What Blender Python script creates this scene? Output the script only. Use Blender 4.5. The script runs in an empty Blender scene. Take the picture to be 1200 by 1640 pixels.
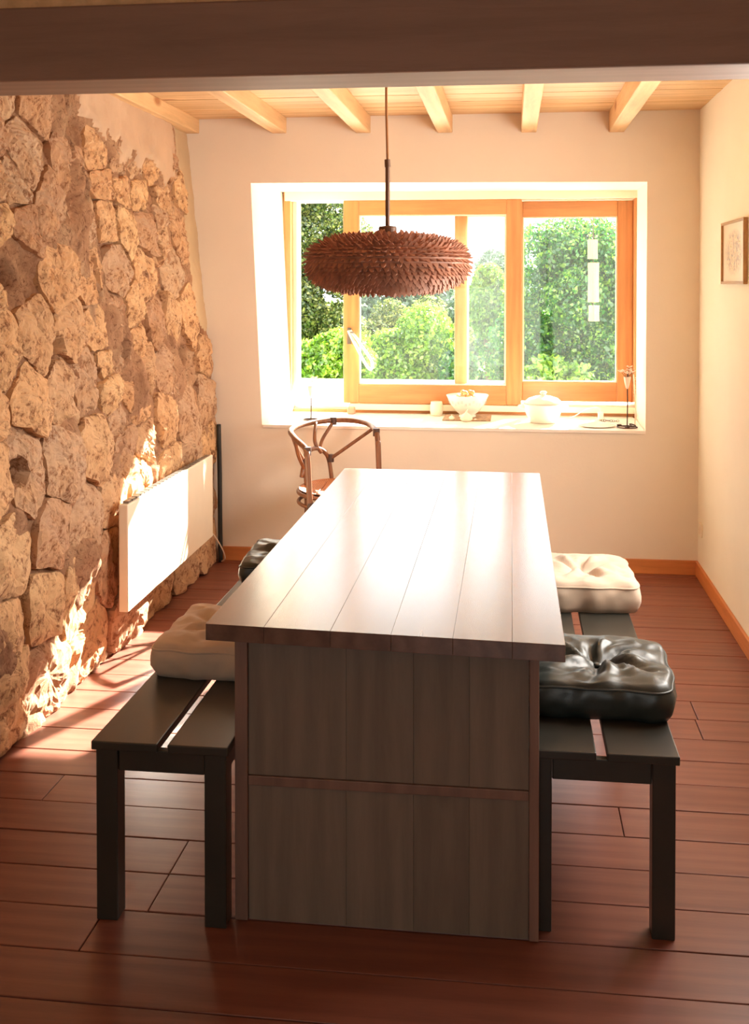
import bpy, math, random
import numpy as np
from mathutils import Vector, noise

# ------------------------------------------------------------------ camera, sky, sun, exposure
S = bpy.context.scene
COL = S.collection
F_PX, PP_Y = 1750.0, 483.2
cd = bpy.data.cameras.new('camera'); cam = bpy.data.objects.new('camera', cd); COL.objects.link(cam)
cd.sensor_fit = 'VERTICAL'; cd.sensor_height = 24.0; cd.lens = F_PX/1640*24
cd.shift_y = -(820-PP_Y)/1640.0
cd.clip_start = .05; cd.clip_end = 300
cam.location = (0, 0, 1.577)
cam.rotation_euler = (math.pi/2-.0172, 0, .1254)
S.camera = cam

W = bpy.data.worlds.new('sky'); S.world = W; W.use_nodes = True
bg = W.node_tree.nodes['Background']; bg.inputs[0].default_value = (.90, .96, 1.0, 1); bg.inputs[1].default_value = 3.2

SUN = Vector((.42, 1.0, .60)).normalized()
sl = bpy.data.lights.new('sun', 'SUN'); sl.energy = 42; sl.color = (1, .95, .88); sl.angle = math.radians(.6)
so = bpy.data.objects.new('sun', sl); COL.objects.link(so); so.rotation_euler = SUN.to_track_quat('Z', 'Y').to_euler(); so.location = (3, 12, 9)

def area(name, loc, rot, sx, sy, e, col=(1, 1, 1), portal=False):
    l = bpy.data.lights.new(name, 'AREA'); l.shape = 'RECTANGLE'; l.size = sx; l.size_y = sy; l.energy = e; l.color = col
    if portal: l.cycles.is_portal = True
    o = bpy.data.objects.new(name, l); COL.objects.link(o); o.location = loc; o.rotation_euler = rot
    return o
area('window_portal', (-.33, 6.93, 1.45), (math.radians(-90), 0, 0), 2.2, 1.5, 1, portal=True)
area('added_side_fill', (1.06, 3.75, 1.55), (0, math.radians(90), 0), 1.0, 1.3, 43, (1, .95, .88))  # added fill lamp, out of view on the right, brightens walls and stone
area('added_rear_fill', (-.4, -2.4, 1.3), (math.radians(90), 0, 0), 1.6, 1.9, 13, (.86, .98, 1))  # added weak fill lamp behind the camera, lifts the near side

S.view_settings.view_transform = 'Standard'; S.view_settings.look = 'None'
S.view_settings.exposure = 0.7; S.view_settings.gamma = 1.0; S.view_settings.use_curve_mapping = False
S.cycles.max_bounces = 10; S.cycles.diffuse_bounces = 6; S.cycles.transparent_max_bounces = 24
S.cycles.use_denoising = True; S.cycles.sample_clamp_indirect = 6
random.seed(4)
rng = np.random.default_rng(7)

# ------------------------------------------------------------------ materials
def sr(r, g, b):   # sRGB 0-255 -> linear
    f = lambda c: (c/255/12.92) if c/255 <= .04045 else ((c/255+.055)/1.055)**2.4
    return (f(r), f(g), f(b), 1)
class NT:
    def __init__(s, name):
        s.m = bpy.data.materials.new(name); s.m.use_nodes = True; s.t = s.m.node_tree
        s.b = s.t.nodes['Principled BSDF']; s.out = s.t.nodes['Material Output']
    def n(s, typ, **k):
        nd = s.t.nodes.new(typ)
        for a, v in k.items():
            if a.startswith('_'): nd.inputs[int(a[1:])].default_value = v
            else: setattr(nd, a, v)
        return nd
    def l(s, a, b): s.t.links.new(a, b)
    def ramp(s, fac, stops):
        r = s.n('ShaderNodeValToRGB'); e = r.color_ramp.elements
        while len(e) < len(stops): e.new(.5)
        for el, (p, c) in zip(e, stops): el.position = p; el.color = c
        s.l(fac, r.inputs[0]); return r.outputs[0]
    def coords(s, scale=(1, 1, 1), rnd=0):
        tc = s.n('ShaderNodeTexCoord'); mp = s.n('ShaderNodeMapping'); mp.inputs['Scale'].default_value = scale
        s.l(tc.outputs['Object'], mp.inputs['Vector'])
        if rnd:
            oi = s.n('ShaderNodeObjectInfo'); mu = s.n('ShaderNodeMath', operation='MULTIPLY'); mu.inputs[1].default_value = rnd
            s.l(oi.outputs['Random'], mu.inputs[0]); s.l(mu.outputs[0], mp.inputs['Location'])
        return mp.outputs[0]
    def noise(s, vec, scale, detail=4, rough=.55, dist=0):
        n = s.n('ShaderNodeTexNoise'); n.inputs['Scale'].default_value = scale; n.inputs['Detail'].default_value = detail
        n.inputs['Roughness'].default_value = rough; n.inputs['Distortion'].default_value = dist
        s.l(vec, n.inputs['Vector']); return n.outputs['Fac']
    def mix(s, fac, a, b, mode='MIX'):
        m = s.n('ShaderNodeMix', data_type='RGBA', blend_type=mode)
        for i, v in ((0, fac), (6, a), (7, b)):
            if hasattr(v, 'default_value') and not isinstance(v, (int, float, tuple)): s.l(v, m.inputs[i])
            else: m.inputs[i].default_value = v
        return m.outputs[2]
    def bump(s, h, strength=.3, dist=.01):
        b = s.n('ShaderNodeBump'); b.inputs['Strength'].default_value = strength; b.inputs['Distance'].default_value = dist
        s.l(h, b.inputs['Height']); s.l(b.outputs[0], s.b.inputs['Normal'])
    def base(s, c):
        if isinstance(c, tuple): s.b.inputs['Base Color'].default_value = c
        else: s.l(c, s.b.inputs['Base Color'])
    def rough(s, v): s.b.inputs['Roughness'].default_value = v
    def spec(s, v): s.b.inputs['Specular IOR Level'].default_value = v

def plain(name, c, rough=.5, metal=0, var=.12, bump=0, scale=8, spec=.5):
    k = NT(name); v = k.coords()
    n = k.noise(v, scale, 5)
    d = tuple(x*(1-var) for x in c[:3])+(1,); h = tuple(min(1, x*(1+var*.6)) for x in c[:3])+(1,)
    k.base(k.ramp(n, [(.3, d), (.7, h)])); k.rough(rough); k.spec(spec); k.b.inputs['Metallic'].default_value = metal
    if bump: k.bump(k.noise(v, scale*12, 4), bump, .002)
    return k.m
def wood(name, c1, c2, axis='y', rough=.45, sc=14, knots=0, knotc=None, spec=.5, rnd=9, bump=.25, vary=.25, coat=0):
    k = NT(name); i = 'xyz'.index(axis)
    s = [1, 1, 1]; s[i] = .09
    v = k.coords(tuple(s), rnd)
    big = k.noise(v, sc*.35, 4, .6, 1.2); fine = k.noise(v, sc*3.2, 6, .7, .4)
    w = k.n('ShaderNodeTexWave', wave_type='BANDS', bands_direction={'x': 'Y', 'y': 'X', 'z': 'X'}[axis])
    w.inputs['Scale'].default_value = sc*.5; w.inputs['Distortion'].default_value = 9; w.inputs['Detail'].default_value = 3; w.inputs['Detail Scale'].default_value = 1.2
    k.l(v, w.inputs['Vector'])
    c = k.mix(big, c1, c2)
    c = k.mix(.28, c, k.ramp(w.outputs['Fac'], [(.1, tuple(x*.75 for x in c1[:3])+(1,)), (.9, c2)]))
    c = k.mix(.35, c, k.ramp(fine, [(.35, (.55, .5, .46, 1)), (.6, (1, 1, 1, 1))]), 'MULTIPLY')
    oi = k.n('ShaderNodeObjectInfo')
    c = k.mix(vary, c, k.ramp(oi.outputs['Random'], [(0, (.6, .58, .55, 1)), (1, (1.0, 1.0, 1.0, 1))]), 'MULTIPLY')
    if knots:
        s2 = [1, 1, 1]; s2[i] = .45
        v2 = k.coords(tuple(s2), rnd); vo = k.n('ShaderNodeTexVoronoi'); vo.inputs['Scale'].default_value = knots
        k.l(v2, vo.inputs['Vector'])
        c = k.mix(k.ramp(vo.outputs['Distance'], [(.05, (1, 1, 1, 1)), (.13, (0, 0, 0, 1))]), c, knotc or tuple(x*.35 for x in c1[:3])+(1,))
    k.base(c); k.rough(rough); k.spec(spec); k.bump(fine, bump, .0015)
    if coat: k.b.inputs['Coat Weight'].default_value = coat; k.b.inputs['Coat Roughness'].default_value = .2
    return k.m
def plaster(name, c, var=.06, bump=.25):
    k = NT(name); v = k.coords()
    a = k.noise(v, 1.3, 4, .6); b = k.noise(v, 60, 5, .7)
    k.base(k.ramp(a, [(.3, tuple(x*(1-var) for x in c[:3])+(1,)), (.7, c)])); k.rough(.9); k.spec(.2)
    k.bump(k.mix(.5, k.noise(v, 6, 4), b), bump, .006); return k.m

M = {}
M['wall'] = plaster('peach_plaster', sr(236, 224, 206))
M['wall_right'] = plaster('cream_plaster', sr(246, 240, 222))
M['reveal'] = plaster('lit_reveal_plaster', sr(244, 238, 222), .03, .15)  # wall plaster made whiter, window light put into the colour
M['sill'] = plain('white_glazed_sill', sr(240, 232, 220), .35, var=.04)
M['rear'] = plaster('rear_plaster', sr(200, 170, 135))
M['floor'] = wood('red_brown_floorboard', sr(128, 74, 60), sr(148, 92, 74), 'x', .36, 10, spec=.4, vary=.2)
M['subfloor'] = plain('dark_subfloor', sr(40, 20, 16), .8)
M['skirting'] = wood('orange_pine_skirting', sr(214, 128, 66), sr(228, 150, 88), 'x', .45, 10)
M['pine'] = wood('pale_pine_ceiling', sr(226, 180, 126), sr(242, 204, 154), 'x', .55, 10, knots=5, knotc=sr(165, 100, 55))
M['joist'] = wood('pale_pine_joist', sr(224, 178, 124), sr(240, 202, 152), 'y', .55, 10, knots=4, knotc=sr(170, 110, 62))
M['beam'] = wood('dark_brown_beam', sr(140, 108, 90), sr(160, 126, 106), 'x', .55, 7, knots=3, knotc=sr(70, 52, 42))
M['winwood'] = wood('orange_window_timber', sr(206, 136, 78), sr(220, 156, 98), 'z', .4, 12, vary=.1)
M['winwood_x'] = wood('orange_window_rail', sr(206, 136, 78), sr(220, 156, 98), 'x', .4, 12, vary=.1)
M['winwhite'] = plain('cream_window_paint', sr(244, 232, 208), .45, var=.03)
M['table'] = wood('dark_walnut_tabletop', sr(92, 64, 52), sr(132, 102, 88), 'y', .27, 9, spec=.8, knots=3.2, knotc=sr(60, 42, 36), vary=.3, bump=.35, coat=.4)
M['table_end'] = wood('dull_brown_board', sr(120, 106, 94), sr(138, 122, 108), 'z', .6, 9, knots=4, knotc=sr(84, 72, 62), vary=.3)
M['table_edge'] = wood('red_brown_edging', sr(128, 98, 86), sr(146, 114, 100), 'z', .5, 9)
M['bench'] = plain('black_brown_lacquer', sr(52, 50, 44), .33, var=.15, spec=.5)
M['radiator'] = plain('cream_enamel', sr(238, 222, 196), .4, var=.02)
M['black'] = plain('black_rubber', sr(38, 40, 38), .5)
M['steel'] = plain('grey_steel', sr(150, 145, 138), .35, .9, var=.05)
M['iron'] = plain('dark_iron', sr(72, 52, 42), .5, .6)
M['ceramic'] = plain('white_ceramic', sr(246, 240, 224), .2, var=.02)
M['cup'] = plain('cream_wax', sr(248, 234, 206), .5, var=.03)
M['rattan'] = wood('brown_bamboo_pole', sr(112, 70, 46), sr(146, 98, 66), 'z', .38, 16, spec=.5, vary=.15)
M['binding'] = plain('dark_cane_binding', sr(70, 44, 32), .5)
M['shadewood'] = plain('red_brown_wood_chip', sr(176, 122, 96), .6, var=.3, scale=22)
M['lampmetal'] = plain('brown_lamp_metal', sr(104, 72, 52), .45, .3)
M['cord'] = plain('amber_fabric_cord', sr(150, 98, 48), .6)

def cloth(name, c, rough, sheen=0, spec=.4):
    k = NT(name); v = k.coords()
    k.base(k.ramp(k.noise(v, 9, 4), [(.3, tuple(x*.86 for x in c[:3])+(1,)), (.7, c)])); k.rough(rough); k.spec(spec)
    k.bump(k.noise(v, 320, 3), .15, .001); k.b.inputs['Sheen Weight'].default_value = sheen; return k.m
M['beige_cloth'] = cloth('beige_cotton', sr(206, 184, 162), .8, .2)
M['leather'] = cloth('black_glossy_leather', sr(50, 56, 53), .38, 0, .7)

def make_stone():
    k = NT('tan_rubble_stone'); v = k.coords((1, 1, 1))
    a = k.noise(v, 3.5, 5, .65, .6); b = k.noise(v, 22, 8, .8, .25); d = k.noise(v, 90, 6, .8)
    oi = k.n('ShaderNodeObjectInfo')
    c0 = k.ramp(oi.outputs['Random'], [(0, sr(214, 168, 126)), (.3, sr(228, 190, 144)), (.55, sr(182, 142, 114)), (.8, sr(200, 172, 144)), (1, sr(218, 170, 122))])
    c = k.mix(k.ramp(a, [(.35, (0, 0, 0, 1)), (.65, (.6, .6, .6, 1))]), c0, sr(206, 156, 108))
    c = k.mix(k.ramp(b, [(.40, (1, 1, 1, 1)), (.49, (0, 0, 0, 1))]), c, sr(140, 94, 64))
    c = k.mix(k.ramp(d, [(.55, (0, 0, 0, 1)), (.75, (.5, .5, .5, 1))]), c, sr(242, 214, 172))
    k.base(c); k.rough(.95); k.spec(.15); k.bump(k.mix(.35, b, d), .7, .014); return k.m
def make_mortar():
    k = NT('rough_lime_mortar'); v = k.coords((1, 1, 1))
    a = k.noise(v, 5, 6, .7, .6); b = k.noise(v, 34, 8, .8, 1.2)
    c = k.ramp(a, [(.3, sr(166, 118, 88)), (.5, sr(206, 158, 122)), (.7, sr(224, 184, 146))])
    c = k.mix(k.ramp(b, [(.38, (1, 1, 1, 1)), (.48, (0, 0, 0, 1))]), c, sr(146, 98, 72))
    k.base(c); k.rough(.95); k.spec(.1); k.bump(b, 1, .02); return k.m
M['stone'] = make_stone(); M['mortar'] = make_mortar()
M['plaster_patch'] = plaster('pinkish_lime_patch', sr(206, 172, 142), .25, 1)
M['plaster_strip'] = plaster('grey_white_lime_strip', sr(206, 178, 142), .2, .8)

def make_glass(dust):
    k = NT('window_glass_%d' % int(dust*1000)); t = k.t
    tr = k.n('ShaderNodeBsdfTransparent'); tr.inputs[0].default_value = (.97, .98, .97, 1)
    gl = k.n('ShaderNodeBsdfGlossy'); gl.inputs['Roughness'].default_value = .02
    fr = k.n('ShaderNodeFresnel'); fr.inputs[0].default_value = 1.3
    m1 = k.n('ShaderNodeMixShader'); k.l(fr.outputs[0], m1.inputs[0]); k.l(tr.outputs[0], m1.inputs[1]); k.l(gl.outputs[0], m1.inputs[2])
    tl = k.n('ShaderNodeBsdfTranslucent'); tl.inputs[0].default_value = (.95, .95, .9, 1)
    v = k.coords(); n = k.noise(v, 5, 5, .7); r = k.ramp(n, [(.35, (dust*.5,)*3+(1,)), (.7, (dust,)*3+(1,))])
    m2 = k.n('ShaderNodeMixShader'); k.l(r, m2.inputs[0]); k.l(m1.outputs[0], m2.inputs[1]); k.l(tl.outputs[0], m2.inputs[2])
    k.l(m2.outputs[0], k.out.inputs[0]); return k.m
M['glass'] = make_glass(.006); M['glass_dusty'] = make_glass(.007)
def make_leaf(name, c1, c2, c3, tr=.55):
    k = NT(name); tc = k.coords()
    g = k.n('ShaderNodeNewGeometry')
    w = k.n('ShaderNodeTexWhiteNoise', noise_dimensions='3D'); vo = k.n('ShaderNodeVectorMath', operation='SNAP'); vo.inputs[1].default_value = (.05, .05, .05)
    k.l(g.outputs['Position'], vo.inputs[0]); k.l(vo.outputs[0], w.inputs['Vector'])
    c = k.ramp(w.outputs['Value'], [(0, c1), (.55, c2), (1, c3)])
    df = k.n('ShaderNodeBsdfDiffuse'); k.l(c, df.inputs[0]); t2 = k.n('ShaderNodeBsdfTranslucent'); k.l(c, t2.inputs[0])
    gl = k.n('ShaderNodeBsdfGlossy'); gl.inputs['Roughness'].default_value = .35
    m = k.n('ShaderNodeMixShader'); m.inputs[0].default_value = tr; k.l(df.outputs[0], m.inputs[1]); k.l(t2.outputs[0], m.inputs[2])
    m2 = k.n('ShaderNodeMixShader'); m2.inputs[0].default_value = .06; k.l(m.outputs[0], m2.inputs[1]); k.l(gl.outputs[0], m2.inputs[2])
    k.l(m2.outputs[0], k.out.inputs[0]); return k.m
M['leaf_bright'] = make_leaf('yellow_green_leaves', sr(72, 112, 26), sr(116, 158, 42), sr(170, 196, 70))
M['leaf_mid'] = make_leaf('mid_green_leaves', sr(26, 80, 24), sr(50, 116, 34), sr(140, 176, 52))
M['leaf_dark'] = make_leaf('dark_green_needles', sr(52, 72, 34), sr(92, 108, 50), sr(168, 164, 92), .4)
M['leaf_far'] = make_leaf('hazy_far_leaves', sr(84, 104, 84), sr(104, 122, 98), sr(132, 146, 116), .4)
M['bark'] = plain('brown_bark', sr(96, 72, 52), .9, var=.3, bump=.5, scale=14)
M['grass'] = plain('meadow_grass', sr(110, 140, 60), .95, var=.3, scale=3)
M['terrace'] = plain('white_flat_roof', sr(236, 232, 222), .7, var=.05)

# ------------------------------------------------------------------ mesh helpers
class MB:
    def __init__(s): s.v = []; s.f = []; s.mi = []
    def add(s, vs, fs, mi=0):
        o = len(s.v); s.v += [tuple(p) for p in vs]; s.f += [tuple(i+o for i in f) for f in fs]; s.mi += [mi]*len(fs); return s
    def hexa(s, P, mi=0):   # 4 bottom ccw, 4 top ccw
        return s.add(P, [(3, 2, 1, 0), (4, 5, 6, 7), (0, 1, 5, 4), (1, 2, 6, 5), (2, 3, 7, 6), (3, 0, 4, 7)], mi)
    def box(s, x0, x1, y0, y1, z0, z1, mi=0):
        return s.hexa([(x0, y0, z0), (x1, y0, z0), (x1, y1, z0), (x0, y1, z0), (x0, y0, z1), (x1, y0, z1), (x1, y1, z1), (x0, y1, z1)], mi)
    def tube(s, pts, r, n=10, closed=False, cap=True):
        P = [Vector(p) for p in pts]; N = len(P); R = r if isinstance(r, (list, tuple)) else [r]*N
        vs = []; prev = None
        for i in range(N):
            if closed: t = P[(i+1) % N]-P[i-1]
            else: t = P[min(i+1, N-1)]-P[max(i-1, 0)]
            t.normalize()
            if prev is None:
                a = Vector((0, 0, 1)) if abs(t.z) < .9 else Vector((1, 0, 0)); u = t.cross(a).normalized()
            else: u = (prev-t*prev.dot(t)).normalized()
            prev = u; w = t.cross(u)
            vs += [P[i]+(u*math.cos(2*math.pi*j/n)+w*math.sin(2*math.pi*j/n))*R[i] for j in range(n)]
        fs = []
        for i in range(N if closed else N-1):
            a = i*n; b = ((i+1) % N)*n
            fs += [(a+j, a+(j+1) % n, b+(j+1) % n, b+j) for j in range(n)]
        if cap and not closed: fs += [tuple(range(n-1, -1, -1)), tuple((N-1)*n+j for j in range(n))]
        return s.add(vs, fs)
    def lathe(s, prof, c=(0, 0, 0), n=32, cap=True):
        vs = [(c[0]+r*math.cos(2*math.pi*j/n), c[1]+r*math.sin(2*math.pi*j/n), c[2]+z) for r, z in prof for j in range(n)]
        fs = [(i*n+j, i*n+(j+1) % n, (i+1)*n+(j+1) % n, (i+1)*n+j) for i in range(len(prof)-1) for j in range(n)]
        if cap: fs += [tuple(range(n-1, -1, -1)), tuple((len(prof)-1)*n+j for j in range(n))]
        return s.add(vs, fs)
    def build(s, name, mats, parent=None, smooth=False, bevel=0, stuff=False, offset=None):
        me = bpy.data.meshes.new(name); v = s.v
        if offset: v = [(a-offset[0], b-offset[1], c-offset[2]) for a, b, c in v]
        me.from_pydata(v, [], s.f); me.update()
        for m in (mats if isinstance(mats, (list, tuple)) else [mats]): me.materials.append(M[m] if isinstance(m, str) else m)
        if any(s.mi): me.polygons.foreach_set('material_index', s.mi)
        if smooth: me.polygons.foreach_set('use_smooth', [True]*len(me.polygons))
        o = bpy.data.objects.new(name, me); COL.objects.link(o)
        if offset and not parent: o.location = offset
        if parent: o.parent = parent
        if bevel:
            b = o.modifiers.new('bevel', 'BEVEL'); b.width = bevel; b.segments = 2; b.limit_method = 'ANGLE'
        if stuff: o['kind'] = 'stuff'
        return o
def box(name, mat, x0, x1, y0, y1, z0, z1, parent=None, bevel=0, **k): return MB().box(x0, x1, y0, y1, z0, z1).build(name, mat, parent, bevel=bevel, **k)
def thing(name, label, cat, loc=(0, 0, 0), group=None, rz=0):
    o = bpy.data.objects.new(name, None); COL.objects.link(o); o.location = loc; o.rotation_euler.z = rz
    o['label'] = label; o['category'] = cat
    if group: o['group'] = group
    return o
def tag(o, label, cat, group=None):
    o['label'] = label; o['category'] = cat
    if group: o['group'] = group
    return o
def struct(o): o['kind'] = 'structure'; return o
def semi(name, kind='structure'):
    o = bpy.data.objects.new(name, None); COL.objects.link(o); o['kind'] = kind; return o
def smooth_pts(pts, n=6, closed=False):
    P = [Vector(p) for p in pts]; out = []; N = len(P)
    for i in range(N if closed else N-1):
        if closed: a, b, c, d = P[i-1], P[i], P[(i+1) % N], P[(i+2) % N]
        else: a, b, c, d = P[max(i-1, 0)], P[i], P[i+1], P[min(i+2, N-1)]
        for k in range(n):
            t = k/n; out.append(.5*((2*b)+(c-a)*t+(2*a-5*b+4*c-d)*t*t+(3*b-a-3*c+d)*t**3))
    if not closed: out.append(P[-1])
    return out

# ------------------------------------------------------------------ room
YB, G = 6.05, 6.75            # inner face of back wall, window plane
XR, ZC = .998, 2.505
# back wall with a deep window opening
inn = [(-1.405, YB, .772), (.719, YB, .766), (.723, YB, 2.123), (-1.468, YB, 2.142)]
out = [(-1.34, 6.88, .76), (.742, 6.88, .76), (.742, 6.88, 2.13), (-1.40, 6.88, 2.14)]
o4 = [(-2.3, YB, -.1), (1.4, YB, -.1), (1.4, YB, 2.75), (-2.3, YB, 2.75)]; b4 = [(x, 6.88, z) for x, _, z in o4]
wb = MB(); V = inn+out+o4+b4
wb.add(V, [(8+i, 8+(i+1) % 4, (i+1) % 4, i) for i in range(4)], 0)
wb.add(V, [(4+i, 4+(i+1) % 4, 12+(i+1) % 4, 12+i) for i in range(4)], 0)
wb.add(V, [(8+i, 12+i, 12+(i+1) % 4, 8+(i+1) % 4) for i in range(4)], 0)
wb.add(V, [(i, (i+1) % 4, 4+(i+1) % 4, 4+i) for i in range(4)], 1)
struct(wb.build('wall_back', ['wall', 'reveal']))
box('window_sill', 'sill', -1.40, .718, YB-.012, 6.70, .758, .776, bevel=.003)['kind'] = 'structure'
bpy.data.objects['window_sill'].name = 'trim_1'
# right wall, with an unseen side window added nearer the camera for fill light
wr = MB()
wr.box(XR, 1.3, 4.45, YB, -.1, 2.75); wr.box(XR, 1.3, -2.6, 3.05, -.1, 2.75)
wr.box(XR, 1.3, 3.05, 4.45, -.1, 1.0); wr.box(XR, 1.3, 3.05, 4.45, 2.1, 2.75)
struct(wr.build('wall_right', 'wall_right'))
w2 = semi('added_window')
fr = MB(); fr.box(1.12, 1.18, 3.05, 3.12, 1.0, 2.1).box(1.12, 1.18, 4.38, 4.45, 1.0, 2.1).box(1.12, 1.18, 3.12, 4.38, 1.0, 1.07).box(1.12, 1.18, 3.12, 4.38, 2.03, 2.1)
fr.build('frame', 'winwood', w2); box('side_fill_backing', 'winwhite', 1.19, 1.20, 3.05, 4.45, 1.0, 2.1, w2)  # sheet closes the added opening behind the side fill lamp
# rear wall, with an unseen doorway added for fill light
rw = MB(); rw.box(-2.3, -1.3, -2.7, -2.5, -.1, 2.75).box(.5, 1.4, -2.7, -2.5, -.1, 2.75).box(-1.3, .5, -2.7, -2.5, 2.3, 2.75)
struct(rw.build('wall_rear', 'rear'))
d1 = semi('added_door'); MB().box(-1.3, -1.2, -2.66, -2.6, 0, 2.3).box(.4, .5, -2.66, -2.6, 0, 2.3).box(-1.2, .4, -2.66, -2.6, 2.2, 2.3).box(-.45, -.35, -2.66, -2.6, 0, 2.2).build('frame', 'winwood', d1)
box('rear_fill_backing', 'winwhite', -1.3, .5, -2.70, -2.69, 0, 2.3, d1)  # sheet closes the added doorway behind the rear fill lamp

# floor: boards across the room
fl = struct(box('floor', 'subfloor', -2.3, 1.4, -2.6, YB+.3, -.12, -.012))
BW = .1765; y = 2.622-BW*29; row = 0; random.seed(11)
while y < YB:
    y1 = min(y+BW, YB+.03); xs = [-1.95]
    if 2.55 < y < 2.95: xs += [-.905-.0*row, .75]
    else:
        x = -1.95+random.uniform(.5, 2.2)
        while x < XR-.3: xs.append(x); x += random.uniform(1.5, 2.4)
    xs.append(XR+.02)
    for a, b in zip(xs[:-1], xs[1:]):
        dz = random.uniform(-.0008, .0008)
        box('floorboard', 'floor', a+.0012, b-.0012, y+.0022, y1-.0022, -.014, dz, fl, bevel=.002)
    y += BW; row += 1
# baseboards
struct(box('baseboard_back', 'skirting', -1.66, XR-.001, YB-.016, YB, 0, .078, bevel=.003))
struct(box('baseboard_right', wood('orange_pine_skirting_side', sr(214, 128, 66), sr(228, 150, 88), 'y', .45, 10), XR-.016, XR, -2.5, YB-.017, 0, .078, bevel=.003))

# ceiling: boards above joists
cl = struct(box('ceiling', 'pine', -2.3, 1.4, -2.6, YB+.3, ZC+.02, ZC+.12))
y = -2.5
while y < YB:
    y1 = min(y+.118, YB+.02)
    box('ceiling_board', 'pine', -2.2, 1.2, y+.0015, y1-.0015, ZC+random.uniform(0, .002), ZC+.021, cl, bevel=.003)
    y += .118
for i, x in enumerate((-1.85, -1.345, -.868, -.412, .047, .517)):
    zb = 2.425-.033*(x+1.8)/2.4
    box('joist', 'joist', x, x+.083, 2.85, YB+.02, zb, ZC+.002, cl, bevel=.005)
bm = struct(MB().box(-2.3, 1.4, 2.6, 2.8, 2.079, 2.263).build('trim_2', 'beam', bevel=.006))
struct(MB().box(-2.3, 1.4, 2.62, 2.86, 2.263, ZC+.02).build('trim_3', 'joist', bevel=.003))

# ------------------------------------------------------------------ left wall: rubble stone
wl = struct(box('wall_left', 'mortar', -2.3, -1.97, 2.0, YB+.02, -.1, 2.75))
struct(box('wall_left_front', 'rear', -2.3, -1.80, -2.6, 2.0, -.1, 2.75)); bpy.data.objects['wall_left_front'].name = 'wall_left_near'
def fn(y, z, s, o=0): return noise.noise(Vector((y*s+o, z*s, o*1.7)))
def xs(z): return -1.672-.108*max(0, z-.9)
def patch(y, z):   # smooth lime patch under the ceiling, >0 inside
    edge = 2.24-.24*max(0, (y-4.4))/1.3 + .14*fn(y, z, 4, 3)+.05*fn(y, z, 12, 3)
    return min((z-edge)*9, (y-4.33-.03*fn(y, z, 9, 5))*9, (5.72-.10*(2.4-z)+.02*fn(y, z, 9, 6)-y)*14)
def strip(y, z):   # lime strip in the corner
    lo = 1.27+.08*fn(y, z, 5, 9)
    left = 5.80+.04*fn(y, z, 4, 8)+.05*(1.9-z)
    return min((z-lo)*10, (y-left)*16)
holes = [(4.32, 2.25, .035, .16), (4.38, 1.98, .03, .08), (4.45, 1.60, .04, .12), (3.36, 1.24, .09, .07), (3.62, 1.60, .10, .06), (3.95, 1.33, .06, .05), (5.55, 1.20, .05, .06), (5.30, 1.73, .03, .06), (4.65, 1.28, .04, .05), (3.55, .93, .05, .05)]
def hole(y, z):
    return max(0, max(1-((y-a)/c)**2-((z-b)/d)**2 for a, b, c, d in holes))
ny, nz = 300, 170
Y0, Y1 = 2.0, YB+.005
vs = []; kinds = []
for j in range(nz+1):
    z = -.02+2.56*j/nz
    for i in range(ny+1):
        y = Y0+(Y1-Y0)*i/ny
        p = patch(y, z); s_ = strip(y, z)
        r = fn(y, z, 9, 1)*.020+fn(y, z, 24, 2)*.014+fn(y, z, 60, 4)*.008
        x = xs(z)-.016+r+max(0, fn(y, z, 3.1, 7))*.085
        if p > 0: t = min(1, p*1.1); t = t*t*(3-2*t); x = x*(1-t)+(xs(z)+.030+r*.35)*t
        if s_ > 0: t = min(1, s_*1.5); x = x*(1-t)+(xs(z)-.005+r*.3)*t
        x -= .10*min(1, hole(y, z)*2)
        vs.append((x, y, z)); kinds.append(1 if p > .5+.6*fn(y, z, 14, 2) else 2 if s_ > .3 else 0)
fs = []; mi = []
for j in range(nz):
    for i in range(ny):
        a = j*(ny+1)+i; fs.append((a, a+1, a+ny+2, a+ny+1)); mi.append(kinds[a])
mo = MB(); mo.v = vs; mo.f = fs; mo.mi = mi
mo.build('mortar', ['mortar', 'plaster_patch', 'plaster_strip'], wl, smooth=True)
# stone layout: rows of jittered seeds, clipped Voronoi cells
random.seed(23)
seeds = []; z = .0
while z < 2.45:
    h = random.uniform(.17, .30); y = 2.05+random.uniform(-.1, .1)
    while y < YB:
        w = random.uniform(.18, .46)*(h/.23)**.5
        if random.random() < .22:    # a pair of chips stacked
            seeds.append((y+w*.35, z+h*.27, .8)); seeds.append((y+w*.3, z+h*.78, .8)); y += w*.7
        else:
            seeds.append((y+w/2, z+h/2+random.uniform(-.03, .03), 1)); y += w
    z += h
def clip(poly, px, py, nx, ny_):
    o = []
    for i in range(len(poly)):
        a, b = poly[i], poly[(i+1) % len(poly)]
        da = (a[0]-px)*nx+(a[1]-py)*ny_; db = (b[0]-px)*nx+(b[1]-py)*ny_
        if da <= 0: o.append(a)
        if (da < 0 < db) or (db < 0 < da): t = da/(da-db); o.append((a[0]+(b[0]-a[0])*t, a[1]+(b[1]-a[1])*t))
    return o
NA, NR = 56, 9
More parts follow.
